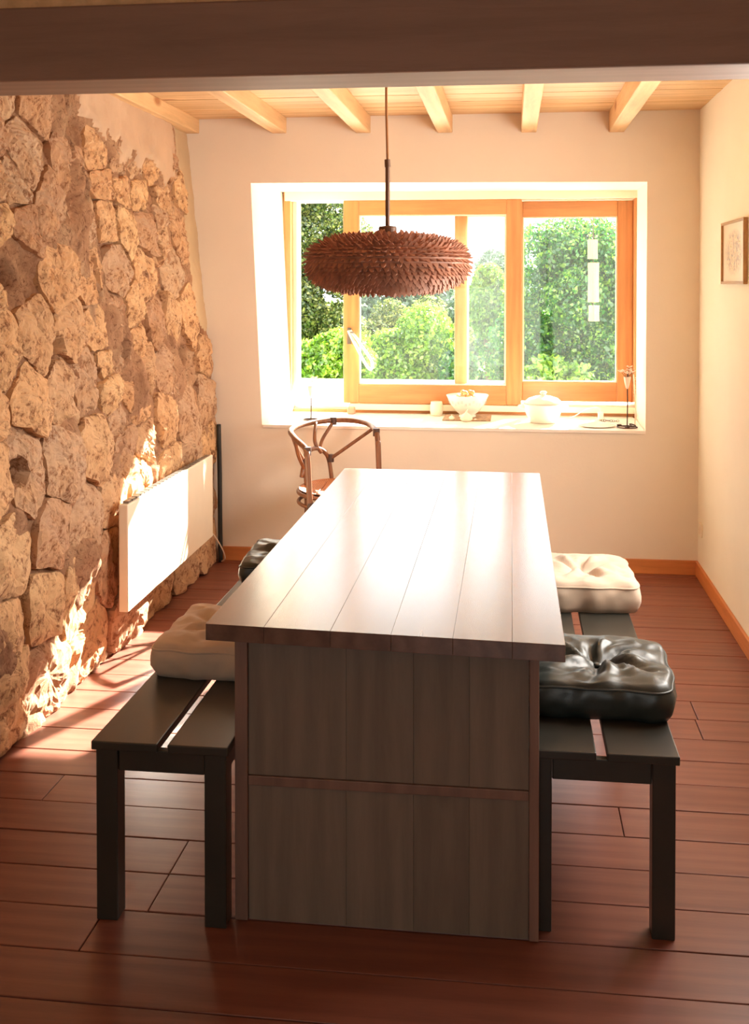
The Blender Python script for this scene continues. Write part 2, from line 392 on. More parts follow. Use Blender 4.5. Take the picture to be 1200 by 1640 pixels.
def stone(cy, cz, poly, seed):
    rad = []
    for k in range(NA):
        th = 2*math.pi*k/NA; dy, dz = math.cos(th), math.sin(th); best = 9
        for i in range(len(poly)):
            a, b = poly[i], poly[(i+1) % len(poly)]
            ex, ez = b[0]-a[0], b[1]-a[1]; den = dy*ez-dz*ex
            if abs(den) < 1e-9: continue
            t = ((a[0]-cy)*ez-(a[1]-cz)*ex)/den; u = ((a[0]-cy)*dz-(a[1]-cz)*dy)/den
            if t > 0 and -.001 <= u <= 1.001: best = min(best, t)
        rad.append(best)
    rs = [(rad[k-2]+2*rad[k-1]+3*rad[k]+2*rad[(k+1) % NA]+rad[(k+2) % NA])/9 for k in range(NA)]
    rs = [min(.5*a+.5*b, b*1.02, 1.25*sum(rad)/NA) for a, b in zip(rs, rad)]
    gap = random.uniform(.001, .012); bulge = random.uniform(.010, .026); off = random.uniform(-.010, .012); ty, tz = random.uniform(-.06, .06), random.uniform(-.08, .08)
    m = MB(); vs = []
    prof = [0, .14, .27, .4, .52, .63, .73, .82, .9, .96, 1.0, 1.0, 1.0]
    for q, rr in enumerate(prof):
        for k in range(NA if q else 1):
            th = 2*math.pi*k/NA
            R = max(.01, rs[k]-gap+fn(cy+math.cos(th)*.1, cz+math.sin(th)*.1, 14, seed)*.014)
            y = cy+rr*R*math.cos(th); z = cz+rr*R*math.sin(th)
            h = bulge*(1-rr**3.2)+off+ty*(y-cy)+tz*(z-cz)
            h += fn(y, z, 8, seed)*.018+fn(y, z, 22, seed+3)*.012+(abs(fn(y, z, 48, 4))-.2)*(.008+.011*min(1, max(0, z-.5)*1.5))-.13*min(1, 2*hole(y, z))
            if q == 11: h -= .025
            if q == 12: h -= .09
            vs.append((xs(z)+h-xs(cz), y-cy, max(z, .002)-cz))
    fs = [(0, 1+(k+1) % NA, 1+k) for k in range(NA)]
    fs = [f[::-1] for f in fs]
    for q in range(len(prof)-2):
        a = 1+q*NA; b = a+NA
        fs += [(a+k, b+k, b+(k+1) % NA, a+(k+1) % NA) for k in range(NA)]
    m.v = vs; m.f = fs; m.mi = [0]*len(fs)
    o = m.build('stone', 'stone', wl, smooth=False); o.location = (xs(cz), cy, cz); return o
ns = 0
for i, (cy, cz, _) in enumerate(seeds):
    if patch(cy, cz) > .7 or strip(cy, cz) > .2 or hole(cy, cz) > 0 or cz > 2.42: continue
    poly = [(cy-.4, max(.0, cz-.3)), (min(cy+.4, YB-.005), max(.0, cz-.3)), (min(cy+.4, YB-.005), min(2.46, cz+.3)), (cy-.4, min(2.46, cz+.3))]
    for j, (sy, sz, _) in enumerate(seeds):
        if j != i and abs(sy-cy) < .8 and abs(sz-cz) < .7: poly = clip(poly, (cy+sy)/2, (cz+sz)/2, (sy-cy), (sz-cz)*1.0)
    if len(poly) < 3: continue
    my = sum(p[0] for p in poly)/len(poly); mz = sum(p[1] for p in poly)/len(poly)
    stone(my, mz, poly, i*1.37); ns += 1
print('stones', ns)

# ------------------------------------------------------------------ window (sliding sashes)
w1 = semi('window_1')
f = MB()
f.hexa([(-1.41, G-.09, .77), (-1.36, G-.09, .77), (-1.36, G+.13, .77), (-1.41, G+.13, .77), (-1.41, G-.09, 2.14), (-1.366, G-.09, 2.14), (-1.366, G+.13, 2.14), (-1.41, G+.13, 2.14)])
f.box(.728, .75, G-.09, G+.13, .77, 2.13)
f.build('frame_side', 'winwood', w1, bevel=.003)
MB().box(-1.40, .742, G-.10, G+.13, 2.084, 2.145).build('head_board', 'winwhite', w1, bevel=.004)
MB().box(-1.366, -1.336, G-.02, G+.10, .80, 2.084).build('track_strip', 'winwhite', w1, bevel=.003)
MB().box(-1.0, .735, G-.105, G+.13, .796, .832).build('sill_rail', 'winwhite', w1, bevel=.004)
MB().box(-1.35, .735, G-.065, G+.13, .765, .796).build('bottom_track', 'winwood_x', w1)
MB().box(-1.35, -1.0, G-.03, G+.13, .796, .81).build('open_track', 'winwhite', w1)
def sash(x0, x1, xl, xr, yc, z0, z1, zb, zt, gm):
    s = MB(); s.box(x0, xl, yc-.022, yc+.022, z0, z1).box(xr, x1, yc-.022, yc+.022, z0, z1)
    a = s.build('sash', 'winwood', w1, bevel=.004)
    r = MB(); r.box(xl, xr, yc-.021, yc+.021, z0, zb).box(xl, xr, yc-.021, yc+.021, zt, z1); r.build('rail', 'winwood_x', a, bevel=.003)
    bd = MB(); bw = .008
    bd.box(xl, xl+bw, yc-.012, yc+.012, zb, zt).box(xr-bw, xr, yc-.012, yc+.012, zb, zt).box(xl+bw, xr-bw, yc-.012, yc+.012, zb, zb+bw).box(xl+bw, xr-bw, yc-.012, yc+.012, zt-bw, zt)
    bd.build('glazing_bead', 'winwhite', a)
    MB().box(xl, xr, yc-.002, yc+.002, zb, zt).build('pane', gm, a)
    return a
sA = sash(-1.036, .056, -.938, -.036, G-.055, .834, 2.084, .950, 1.994, 'glass')
sC = sash(-.352, .050, -.274, -.040, G+.0, .836, 2.082, .955, 1.990, 'glass_dusty')
sB = sash(.030, .727, .064, .634, G+.052, .850, 2.080, .968, 1.982, 'glass_dusty')
# latch with a pale loop on the left stile
h = MB(); h.box(-1.01, -.985, G-.086, G-.077, 1.20, 1.30).tube([(-.998, G-.08, 1.28), (-.998, G-.12, 1.28), (-.965, G-.125, 1.27)], .008, 8); h.build('latch', 'steel', sA)
lp = smooth_pts([(-.998, G-.12, 1.285), (-.95, G-.125, 1.19), (-.885, G-.12, 1.07), (-.855, G-.12, 1.05), (-.855, G-.12, 1.10), (-.92, G-.125, 1.20), (-.985, G-.12, 1.285)], 5)
h = MB(); h.tube(lp, .009, 8); h.build('latch_strap', 'winwhite', sA, smooth=True)

# ------------------------------------------------------------------ dining table
def quad_map(c, u, v):   # c = near-left, near-right, far-right, far-left
    a = Vector(c[0])*(1-u)+Vector(c[1])*u; b = Vector(c[3])*(1-u)+Vector(c[2])*u; return a*(1-v)+b*v
TC = [(-.735, 2.560, 0), (.122, 2.510, 0), (.120, 4.778, 0), (-.738, 4.800, 0)]
tb = thing('dining_table', 'long dark brown plank dining table with panelled end, standing between two benches', 'table', (-.31, 3.66, 0))
TO = (-.31, 3.66, 0)
us = [0, .17, .36, .53, .70, .86, 1.0]
for a, b in zip(us[:-1], us[1:]):
    P = []
    for zz in (.712, .752):
        for (u, v) in ((a, 0), (b, 0), (b, 1), (a, 1)):
            p = quad_map(TC, u+(.0003 if u == a and a > 0 else -.0003 if u == b and b < 1 else 0), v); P.append((p.x, p.y, zz))
    MB().hexa(P).build('tabletop_plank', 'table', tb, bevel=.0008, offset=TO)
def tpart(name, mat, x0, x1, y0, y1, z0, z1, lab=None):
    o = MB().box(x0, x1, y0, y1, z0, z1).build(name, mat, tb, bevel=.0006 if name == 'end_board' else .002, offset=TO)
    if lab: o['label'] = lab
    return o
for (ya, yb, fy) in ((2.612, 2.640, 1), (4.725, 4.753, -1)):
    tpart('stile', 'table_edge', -.677, -.645, ya, yb, .002, .711); tpart('stile', 'table_edge', .043, .066, ya, yb, .002, .711)
    tpart('rail', 'table_edge', -.644, .042, ya+.003, yb-.003, .338, .362)
    xsb = [-.644, -.40, -.235, -.10, .042]
    for a, b in zip(xsb[:-1], xsb[1:]):
        tpart('end_board', 'table_end', a+.0002, b-.0002, ya+.008+random.uniform(0, .0006), yb-.004, .363, .711)
        tpart('end_board', 'table_end', a+.0002, b-.0002, ya+.008+random.uniform(0, .0006), yb-.004, .002, .337)
tpart('stretcher', 'table_end', -.33, -.29, 2.65, 4.72, .46, .60)
tpart('underframe', 'table_end', -.62, -.58, 2.65, 4.72, .65, .71); tpart('underframe', 'table_end', -.03, .01, 2.65, 4.72, .65, .71)

# ------------------------------------------------------------------ benches
def bench(x0, x1, y0, y1, gapx, gw, label):
    cx, cy = (x0+x1)/2, (y0+y1)/2; O = (cx, cy, 0)
    t = thing('bench', label, 'bench', O, 'long black benches beside the table')
    def p(n, *b): return MB().box(*b).build(n, 'bench', t, bevel=.003, offset=O)
    p('seat_plank', x0, gapx-gw/2, y0, y1, .428, .45); p('seat_plank', gapx+gw/2, x1, y0, y1, .428, .45)
    for x in (x0+.008, x1-.063):
        for yy in (y0+.012, y1-.067): p('leg', x, x+.055, yy, yy+.055, 0, .427)
    for x in (x0+.014, x1-.036): p('side_rail', x, x+.022, y0+.068, y1-.068, .37, .427)
    for yy in (y0+.018, y1-.04): p('end_rail', x0+.064, x1-.064, yy, yy+.022, .372, .427)
    m = (y0+y1)/2; p('cross_rail', x0+.037, x1-.037, m-.02, m+.02, .395, .427)
    return t
bL = bench(-1.027, -.681, 2.562, 4.30, -.846, .026, 'long black bench on the left of the table, beside the stone wall')
bR = bench(.035, .399, 2.648, 4.17, .216, .026, 'long black bench on the right of the table, beside the cream wall')

# ------------------------------------------------------------------ cushions
def cushion(name, mat, c, w, d, h, seed, label, rz=0, tuft=1.0):
    n = 44; idx = {}; vs = []; fs = []
    def vert(i, j, k):
        key = (i, j, k)
        if key in idx: return idx[key]
        x, y, z = 2*i/n-1, 2*j/n-1, 2*k/6-1
        ex = 11.0
        r = (abs(x)**ex+abs(y)**ex)**(1/ex); m = max(abs(x), abs(y)); s = (m/r) if r > 0 else 1
        px, py = x*s, y*s
        e = max(abs(x), abs(y))
        # bulging side wall
        zz = z
        side = (1-.07*z*z) if abs(z) < 1.01 else 1
        rad = side*(1-.02*math.sin(9*math.atan2(py, px)+seed))
        X, Y = px*rad*w/2, py*rad*d/2
        puff = .80+.20*(1-e**8)
        Z = z*h/2*(puff if z > 0 else .9+.1*puff)
        if k == 6:
            rr = math.hypot(px, py); th = math.atan2(py, px)
            cone = tuft*.028*math.exp(-(rr/.30)**2)
            wr = tuft*.011*math.sin(5*th+seed)*math.exp(-((rr-.42)/.30)**2)+tuft*.006*math.sin(11*th+2*seed+3*rr)*math.exp(-((rr-.55)/.3)**2)
            Z += -cone+wr+.010*noise.noise(Vector((px*2.4, py*2.4, seed)))-tuft*.010*abs(noise.noise(Vector((px*3.1, py*5.2, seed+2))))*(1-e**10)
        X += .006*noise.noise(Vector((py*4, z*2, seed+4))); Y += .009*noise.noise(Vector((px*4, z*2, seed+8)))
        idx[key] = len(vs); vs.append((X, Y, Z+h/2)); return idx[key]
    for i in range(n):
        for j in range(n):
            fs.append((vert(i, j, 6), vert(i+1, j, 6), vert(i+1, j+1, 6), vert(i, j+1, 6)))
            fs.append((vert(i, j, 0), vert(i, j+1, 0), vert(i+1, j+1, 0), vert(i+1, j, 0)))
    for i in range(n):
        for k in range(6):
            fs.append((vert(i, 0, k), vert(i+1, 0, k), vert(i+1, 0, k+1), vert(i, 0, k+1)))
            fs.append((vert(i, n, k), vert(i, n, k+1), vert(i+1, n, k+1), vert(i+1, n, k)))
            fs.append((vert(0, i, k), vert(0, i, k+1), vert(0, i+1, k+1), vert(0, i+1, k)))
            fs.append((vert(n, i, k), vert(n, i+1, k), vert(n, i+1, k+1), vert(n, i, k+1)))
    zmin = min(v[2] for v in vs); vs = [(a, b, cc-zmin) for a, b, cc in vs]
    t = thing(name, label, 'cushion', c, 'seat cushions on the benches', rz)
    m = MB(); m.v = vs; m.f = fs; m.mi = [0]*len(fs); cov = m.build('cover', mat, t, smooth=True)
    # piping round the upper edge
    ring = [vs[idx[(i, 0, 5)]] for i in range(0, n, 2)]+[vs[idx[(n, j, 5)]] for j in range(0, n, 2)]+[vs[idx[(i, n, 5)]] for i in range(n, 0, -2)]+[vs[idx[(0, j, 5)]] for j in range(n, 0, -2)]
    q = MB(); q.tube(ring, .0035, 6, closed=True); q.build('piping', mat, cov, smooth=True)
    b = vs[idx[(n//2, n//2, 6)]]
    q = MB(); q.lathe([(.002, -.004), (.011, -.002), (.012, .001), (.008, .004), (.001, .005)], (b[0], b[1], b[2]+.003), 14); q.build('button', mat, cov, smooth=True)
    return t
cushion('seat_cushion', 'leather', (.238, 3.045, .4505), .385, .42, .105, 1.3, 'glossy black leather cushion on the near half of the right bench', -.02, 1.25)
cushion('seat_cushion', 'beige_cloth', (.245, 3.97, .4505), .375, .43, .115, 4.1, 'beige cloth cushion on the far half of the right bench', .03, 1.1)
cushion('seat_cushion', 'beige_cloth', (-.840, 3.20, .4505), .375, .44, .105, 2.2, 'beige cloth cushion on the near half of the left bench', 0, 1.1)
cushion('seat_cushion', 'leather', (-.838, 4.13, .4505), .36, .42, .10, 5.7, 'glossy black leather cushion on the far half of the left bench', .04, 1.2)

# ------------------------------------------------------------------ pendant lamp
LX, LY, LZ = -.41, 3.60, 1.640
lp_ = thing('pendant_lamp', 'wide flat pendant lamp covered in brown wooden chips, hanging over the table', 'lamp', (LX, LY, LZ))
prof = []
A_, B_ = .270, .092
for i in range(19):
    th = -math.pi/2+math.pi*i/18; c = math.copysign(abs(math.cos(th))**.62, math.cos(th)) if abs(math.cos(th)) > 1e-6 else 0
    prof.append((max(.002, A_*c), B_*math.copysign(abs(math.sin(th))**.85, math.sin(th))))
MB().lathe(prof, n=48, cap=False).build('shade_core', 'shadewood', lp_, smooth=True)
sp = MB(); random.seed(5)
for r_ in range(26):
    t = (r_+.5)/26*18; i = min(17, int(t)); fr_ = t-i
    R = prof[i][0]*(1-fr_)+prof[i+1][0]*fr_; Z = prof[i][1]*(1-fr_)+prof[i+1][1]*fr_
    dr, dz = prof[i+1][0]-prof[i][0], prof[i+1][1]-prof[i][1]; L = math.hypot(dr, dz); nr, nz_ = dz/L, -dr/L
    cnt = max(8, int(2*math.pi*R/.021))
    for k in range(cnt):
        th = 2*math.pi*(k+.5*(r_ % 2))/cnt+random.uniform(-.02, .02)
        er = Vector((math.cos(th), math.sin(th), 0)); et = Vector((-math.sin(th), math.cos(th), 0)); ez = Vector((0, 0, 1))
        P = er*R+ez*Z; N = (er*nr+ez*nz_).normalized(); U = (ez-N*N.dot(ez))
        U = U.normalized() if U.length > .1 else er
        tip = P+N*random.uniform(.012, .021)+U*random.uniform(-.013, -.003)*(1 if Z > -.02 else .2)+et*random.uniform(-.003, .003)
        wv = .0105; th_ = .0035
        b1, b2 = P-et*wv+U*.006, P+et*wv+U*.006; b3, b4_ = P+et*wv*.9-U*th_, P-et*wv*.9-U*th_
        sp.add([b1, b2, b3, b4_, tip+et*.0025, tip-et*.0025], [(0, 1, 4, 5), (1, 2, 4), (2, 3, 5, 4), (3, 0, 5)])
sp.build('wood_chips', 'shadewood', lp_, stuff=True)
MB().lathe([(.030, 0), (.030, .026), (.027, .03), (.009, .032)], (0, 0, .094), 24).build('collar', 'lampmetal', lp_, smooth=False)
MB().tube([(0, 0, .125), (0, 0, .322)], .0075, 12).build('rod', 'lampmetal', lp_)
MB().tube([(0, 0, .32), (-.001, 0, .345)], .0095, 12).build('cord_grip', 'lampmetal', lp_)
MB().tube([(0, 0, .34), (-.004, .001, .5), (-.006, .002, .768)], .0042, 8).build('cord', 'cord', lp_)

# ------------------------------------------------------------------ radiator
ra = thing('radiator', 'flat cream panel heater leaning close to the stone wall', 'heater', (-1.59, 4.97, .22))
RO = (-1.59, 4.97, .22)
MB().hexa([(-1.612, 4.33, .215), (-1.572, 4.33, .215), (-1.572, 5.62, .235), (-1.612, 5.62, .235), (-1.612, 4.33, .66), (-1.572, 4.33, .66), (-1.572, 5.62, .668), (-1.612, 5.62, .668)]).build('panel', 'radiator', ra, bevel=.004, offset=RO)
g = MB(); 
for i in range(24): y = 4.36+i*.052; g.box(-1.604, -1.580, y, y+.04, .660, .6705)
g.build('top_grille', 'steel', ra, offset=RO)
for y in (4.6, 5.35): MB().box(-1.655, -1.613, y, y+.04, .36, .60).build('bracket', 'steel', ra, offset=RO)
cb = smooth_pts([(-1.60, 5.61, .25), (-1.60, 5.72, .22), (-1.585, 5.84, .12), (-1.59, 5.93, .04), (-1.62, 5.97, .01)], 5)
MB().tube(cb, .004, 6).build('power_cable', 'radiator', ra, offset=RO)
tag(MB().tube(smooth_pts([(-1.630, 5.985, .003), (-1.633, 5.985, .25), (-1.636, 5.99, .5), (-1.640, 5.985, .78)], 5), .013, 10).build('pipe', 'black', smooth=True), 'black pipe running up the corner beside the stone wall', 'pipe')

# ------------------------------------------------------------------ bamboo armchair
ch = thing('armchair', 'brown bamboo armchair with curved back and woven cane seat behind the table', 'chair', (-.87, 5.5, 0))
CO = (-.87, 5.5, 0)
def far(P): return [(a*1.025, b*1.025, 0 if c <= 0 else max(.001, 1.577-(1.577-c)*1.025)) for a, b, c in P]
def cpart(n, pts, r, mat='rattan', k=6, seg=10):
    return MB().tube(far(smooth_pts(pts, k)), r, seg).build(n, mat, ch, smooth=True, offset=CO)
A0 = (-1.00, 5.22, .775); Bk = [(-1.075, 5.34, .805), (-1.125, 5.50, .822), (-1.09, 5.68, .83), (-.98, 5.80, .835), (-.85, 5.815, .835), (-.75, 5.74, .825), (-.70, 5.63, .80)]
cpart('back_rail', [(-.985, 5.20, .74), A0]+Bk+[(-.688, 5.60, .74)], .0145)
cpart('leg', [(-.985, 5.20, .76), (-.972, 5.20, .5), (-.965, 5.20, .25), (-.96, 5.195, 0)], .015)
cpart('leg', [(-.688, 5.60, .76), (-.680, 5.60, .5), (-.675, 5.60, 0)], .015)
cpart('leg', [(-1.06, 5.52, .66), (-1.045, 5.52, .5), (-1.05, 5.53, 0)], .015)
cpart('leg', [(-.84, 5.72, .50), (-.835, 5.72, .45), (-.84, 5.76, 0)], .015)
# hoop braces of the back
cpart('brace', [(-1.12, 5.48, .81), (-1.085, 5.48, .72), (-1.06, 5.52, .66)], .010)
cpart('brace', [(-1.075, 5.35, .80), (-1.075, 5.44, .70), (-1.06, 5.52, .62)], .010)
cpart('brace', [(-1.04, 5.74, .83), (-1.03, 5.66, .74), (-1.0, 5.68, .68)], .010)
cpart('brace', [(-.955, 5.805, .83), (-1.0, 5.74, .75), (-1.01, 5.70, .70)], .010)
cpart('brace', [(-.72, 5.69, .815), (-.85, 5.71, .72), (-.955, 5.72, .645)], .010)
cpart('splat', [(-1.07, 5.50, .58), (-1.055, 5.56, .69), (-1.02, 5.66, .705), (-.975, 5.72, .66), (-.955, 5.73, .56), (-.95, 5.73, .47)], .012)
for p in ((-.955, 5.805, .833), (-.70, 5.63, .80), (-.985, 5.21, .76), (-1.06, 5.52, .655), (-.957, 5.725, .645), (-.968, 5.20, .49)):
    MB().tube(far([(p[0], p[1], p[2]-.02), (p[0], p[1], p[2]+.02)]), .0185, 10).build('binding', 'binding', ch, offset=CO)
# seat ring and woven seat
SC = Vector((-.885, 5.47, .525)); ring = [(SC.x+.190*math.cos(2*math.pi*i/36), SC.y+.245*math.sin(2*math.pi*i/36), SC.z) for i in range(36)]
MB().tube(far(ring), .011, 10, closed=True).build('seat_ring', 'rattan', ch, smooth=True, offset=CO)
ring2 = [(a, b, c-.05) for a, b, c in ring]
MB().tube(far(ring2), .010, 8, closed=True).build('seat_ring', 'rattan', ch, smooth=True, offset=CO)
cane = NT('woven_orange_cane'); cv = cane.coords((1, 1, 1)); br = cane.n('ShaderNodeTexBrick'); br.inputs['Scale'].default_value = 26
br.inputs['Color1'].default_value = sr(226, 150, 84); br.inputs['Color2'].default_value = sr(210, 128, 66); br.inputs['Mortar'].default_value = sr(130, 66, 34); br.inputs['Mortar Size'].default_value = .06
cane.l(cv, br.inputs['Vector']); cane.base(br.outputs['Color']); cane.rough(.5)
sv = MB(); prof = [(.001, -.01), (.06, -.008), (.12, -.002), (.16, .006), (.172, .012)]
vs = [(SC.x+r*1.09*math.cos(2*math.pi*j/36), SC.y+r*1.4*math.sin(2*math.pi*j/36), SC.z+z+.006) for r, z in prof for j in range(36)]
vs += [(a, b, c-.008) for a, b, c in vs]
fs = [(i*36+j, i*36+(j+1) % 36, (i+1)*36+(j+1) % 36, (i+1)*36+j) for i in range(4) for j in range(36)]
fs += [tuple(k+180 for k in f[::-1]) for f in fs]
sv.v = far(vs); sv.f = fs; sv.mi = [0]*len(fs); sv.build('woven_seat', cane.m, ch, smooth=True, offset=CO)
for k in range(9):
    x = SC.x-.16+.04*k; yy = .238*math.sqrt(max(0, 1-((x-SC.x)/.18)**2))
    MB().tube(far(smooth_pts([(x, SC.y-yy, SC.z+.010), (x, SC.y, SC.z+.002), (x, SC.y+yy, SC.z+.010)], 5)), .0035, 6).build('cane_strand', cane.m, ch, smooth=True, offset=CO)

# ------------------------------------------------------------------ things on the sill
ZS = .7765
def flower(loc, top, label, n, seed, base):
    t = thing('flower_stand', label, 'candle holder' if False else 'flower stand', loc)
    m = MB(); base(m); m.build('base', 'iron', t, smooth=True)
    MB().tube([(0, 0, .004), (.002, 0, top*.5), (0, 0, top)], .0032, 8).build('stem', 'iron', t)
    MB().lathe([(.004, -.055), (.008, -.05), (.015, -.02), (.019, .0), (.021, .012)], (0, 0, top), 18, cap=False).build('glass_tube', 'petal', t, smooth=True)
    random.seed(seed)
    for k in range(n):
        a = random.uniform(0, 6.28); rr = random.uniform(.008, .040); cx, cy, cz = rr*math.cos(a), rr*math.sin(a), top+random.uniform(.02, .062)
        q = MB(); q.tube([(0, 0, top), (cx*.6, cy*.6, cz-.015), (cx, cy, cz)], .0013, 5); stk = q.build('stalk', 'iron', t)
        q = MB()
        for j in range(5):
            b = j*1.257+a; u = Vector((math.cos(b), math.sin(b), .45)); s = Vector((-math.sin(b), math.cos(b), 0))*.0065
            C0 = Vector((cx, cy, cz)); q.add([C0, C0+u*.014+s*1.5, C0+u*.026, C0+u*.014-s*1.5, C0-Vector((0, 0, .002))], [(0, 1, 2, 3), (4, 3, 2, 1)])
        q.build('blossom', 'petal', stk)
    return t
M['petal'] = plain('dried_cream_petal', sr(240, 214, 192), .7, var=.12, scale=60)
def b_ring(m): m.tube([(.042*math.cos(2*math.pi*i/28), .042*math.sin(2*math.pi*i/28), .004) for i in range(28)], .0032, 8, closed=True); m.tube([(-.04, 0, .004), (.04, 0, .004)], .0025, 6)
def b_scroll(m):
    for k in range(3):
        a = k*2.094; pts = [(r*math.cos(a+q), r*math.sin(a+q), .005+.012*math.sin(q*1.2)**2) for r, q in ((.002, 0), (.02, .1), (.04, .2), (.055, .5), (.052, .9), (.04, 1.1), (.032, .9))]
        m.tube(smooth_pts(pts, 4), .0034, 8)
    m.tube([(.055*math.cos(2*math.pi*i/28), .055*math.sin(2*math.pi*i/28), .004) for i in range(28)], .003, 8, closed=True)
flower((-1.165, 6.27, ZS), .185, 'thin iron stand with pale flowers at the left end of the window sill', 6, 3, b_ring)
flower((.632, 6.155, ZS), .27, 'dark iron stand with dried cream flowers at the right end of the window sill', 9, 8, b_scroll)
t = thing('dried_stalk', 'pale dried stalk leaning in the right corner of the window sill', 'dried plant', (.69, 6.30, ZS))
MB().tube(smooth_pts([(0, 0, 0), (.006, .03, .12), (-.004, .05, .28)], 5), .004, 6).build('stem', 'petal', t)
q = MB()
for k in range(26):
    z = .05+k*.0085; a = k*2.4; C0 = Vector((.004, .03+z*.09, z)); u = Vector((math.cos(a)*.013, math.sin(a)*.013, .009)); s = Vector((-math.sin(a), math.cos(a), 0))*.004
    q.add([C0, C0+u*.6+s, C0+u, C0+u*.6-s], [(0, 1, 2, 3)])
q.build('seed_heads', 'petal', t, stuff=True)
tag(MB().box(-.024, .024, -.02, .02, 0, .042).build('stone_block', plain('pink_soap_stone', sr(222, 160, 130), .7), bevel=.007), 'small pink stone block on the sill below the open sash', 'block').location = (-.975, 6.60, ZS)
t = thing('candle_glass', 'small round cream candle cup on the sill, left of the bowl', 'candle', (-.452, 6.58, ZS))
MB().lathe([(.028, 0), (.036, .006), (.039, .03), (.038, .062), (.034, .084), (.031, .086), (.031, .066), (.001, .064)], n=28).build('cup', 'cup', t, smooth=True)
MB().tube([(0, 0, .062), (.001, 0, .082)], .0012, 5).build('wick', 'iron', t)
tag(MB().box(-.14, .14, -.13, .13, 0, .006).build('woven_mat', plain('brown_woven_mat', sr(186, 150, 116), .9, var=.5, scale=70, bump=.8), bevel=.002), 'brown woven mat under the white bowl on the sill', 'mat').location = (-.262, 6.47, ZS)
BO = (-.262, 6.49, ZS+.0065)
t = thing('bowl', 'white footed ceramic bowl filled with nuts, standing on the woven mat', 'bowl', BO)
MB().lathe([(.05, 0), (.052, .008), (.044, .014), (.07, .035), (.10, .075), (.124, .125), (.126, .130), (.121, .130), (.096, .08), (.066, .042), (.001, .03)], n=44).build('body', 'ceramic', t, smooth=True)
pat = MB(); random.seed(9)
for k in range(30):
    a = k*.2094; z = .088+.010*math.sin(k*1.9); R = .1085+(z-.088)*.46+.0012
    for dz in (-.006, .002): pat.tube([(R*math.cos(a), R*math.sin(a), z+dz), ((R+.002)*math.cos(a+.07), (R+.002)*math.sin(a+.07), z+dz+.005), (R*math.cos(a+.12), R*math.sin(a+.12), z+dz)], .0011, 4)
pat.build('painted_pattern', plain('grey_blue_glaze', sr(170, 172, 176), .3), t)
random.seed(2)
nut0 = None
NP = []
for r_, cnt, zz in ((.0, 1, .142), (.028, 5, .138), (.056, 9, .132), (.083, 13, .124), (.03, 4, .160)):
    for k in range(cnt): NP.append((r_*math.cos(6.283*k/cnt+r_*40), r_*math.sin(6.283*k/cnt+r_*40), zz))
M['nut'] = plain('orange_brown_shell', sr(214, 150, 92), .6, var=.35, scale=60, bump=.5); M['nut2'] = plain('pale_shell', sr(226, 206, 180), .6, var=.2, scale=60)
nm = []
for mm in ('nut', 'nut2'):
    m = MB(); pr = [(.0145*math.sin(math.pi*i/8)*(1-.12*(i % 2))+.0003, -.016*math.cos(math.pi*i/8)) for i in range(9)]
    m.lathe(pr, n=12, cap=False); o = m.build('nut', mm, smooth=True); nm.append(o)
first = [True, True]
for (x, y, z) in NP:
    w = 0 if x < .03 else 1
    if x >= .03 and z > .15: continue
    o = nm[w] if first[w] else nm[w].copy()
    if not first[w]: COL.objects.link(o)
    first[w] = False
    o.location = (BO[0]+x, BO[1]+y, BO[2]+z-.02+.004); o.rotation_euler = (random.uniform(0, 3), random.uniform(0, 3), 0)
    tag(o, 'round orange brown nut heaped in the left part of the white bowl' if w == 0 else 'pale round nut in the right part of the white bowl', 'nut', 'orange nuts in the bowl' if w == 0 else 'pale nuts in the bowl')
def garlic(loc, s, label, name='garlic_bulb'):
    t = thing(name, label, 'garlic', loc)
    m = MB(); vs = []; n = 30
    pr = [(.0, .0), (.6, .02), (.92, .25), (1, .55), (.85, .95), (.5, 1.25), (.2, 1.45), (.12, 1.7)]
    vs = [(s*(r+.001)*(1+.06*math.cos(6*2*math.pi*j/n))*math.cos(2*math.pi*j/n), s*(r+.001)*(1+.06*math.cos(6*2*math.pi*j/n))*math.sin(2*math.pi*j/n), s*z) for r, z in pr for j in range(n)]
    fs = [(i*n+j, i*n+(j+1) % n, (i+1)*n+(j+1) % n, (i+1)*n+j) for i in range(len(pr)-1) for j in range(n)]+[tuple(range((len(pr)-1)*n, len(pr)*n))]
    m.add(vs, fs); m.build('bulb', 'cup', t, smooth=True)
    MB().tube([(0, 0, s*1.6), (s*.25, 0, s*2.0)], s*.1, 6).build('neck', 'cup', t)
garlic((-.262, 6.325, ZS), .034, 'white garlic bulb lying in front of the bowl')
garlic((-.348, 6.345, ZS+.0065), .016, 'tiny cream garlic bulb on the left corner of the mat')
TU = (.178, 6.33, ZS)
t = thing('tureen', 'white lidded ceramic tureen on the right half of the sill', 'tureen', TU)
MB().lathe([(.072, 0), (.078, .006), (.094, .04), (.108, .075), (.112, .098), (.118, .104), (.118, .110), (.104, .110), (.098, .09), (.07, .02), (.001, .012)], n=44).build('body', 'ceramic', t, smooth=True)
MB().lathe([(.113, .111), (.108, .118), (.085, .138), (.05, .150), (.018, .156), (.012, .160), (.02, .168), (.021, .174), (.012, .18), (.001, .181)], n=44).build('lid', 'ceramic', t, smooth=True)
for s_ in (-1, 1): MB().tube(smooth_pts([(s_*.106, -.03, .088), (s_*.134, -.018, .093), (s_*.134, .018, .093), (s_*.106, .03, .088)], 5), .007, 8).build('handle', 'ceramic', t, smooth=True)
tag(MB().lathe([(.05, 0), (.055, .002), (.10, .005), (.103, .007), (.098, .0072), (.05, .004), (.001, .004)], n=44).build('plate', 'ceramic', smooth=True), 'flat white plate on the sill, left of the dried flower stand', 'plate').location = (.47, 6.20, ZS)
t = thing('charger', 'white plug charger with its cord on the sill behind the plate', 'charger', (.515, 6.50, ZS))
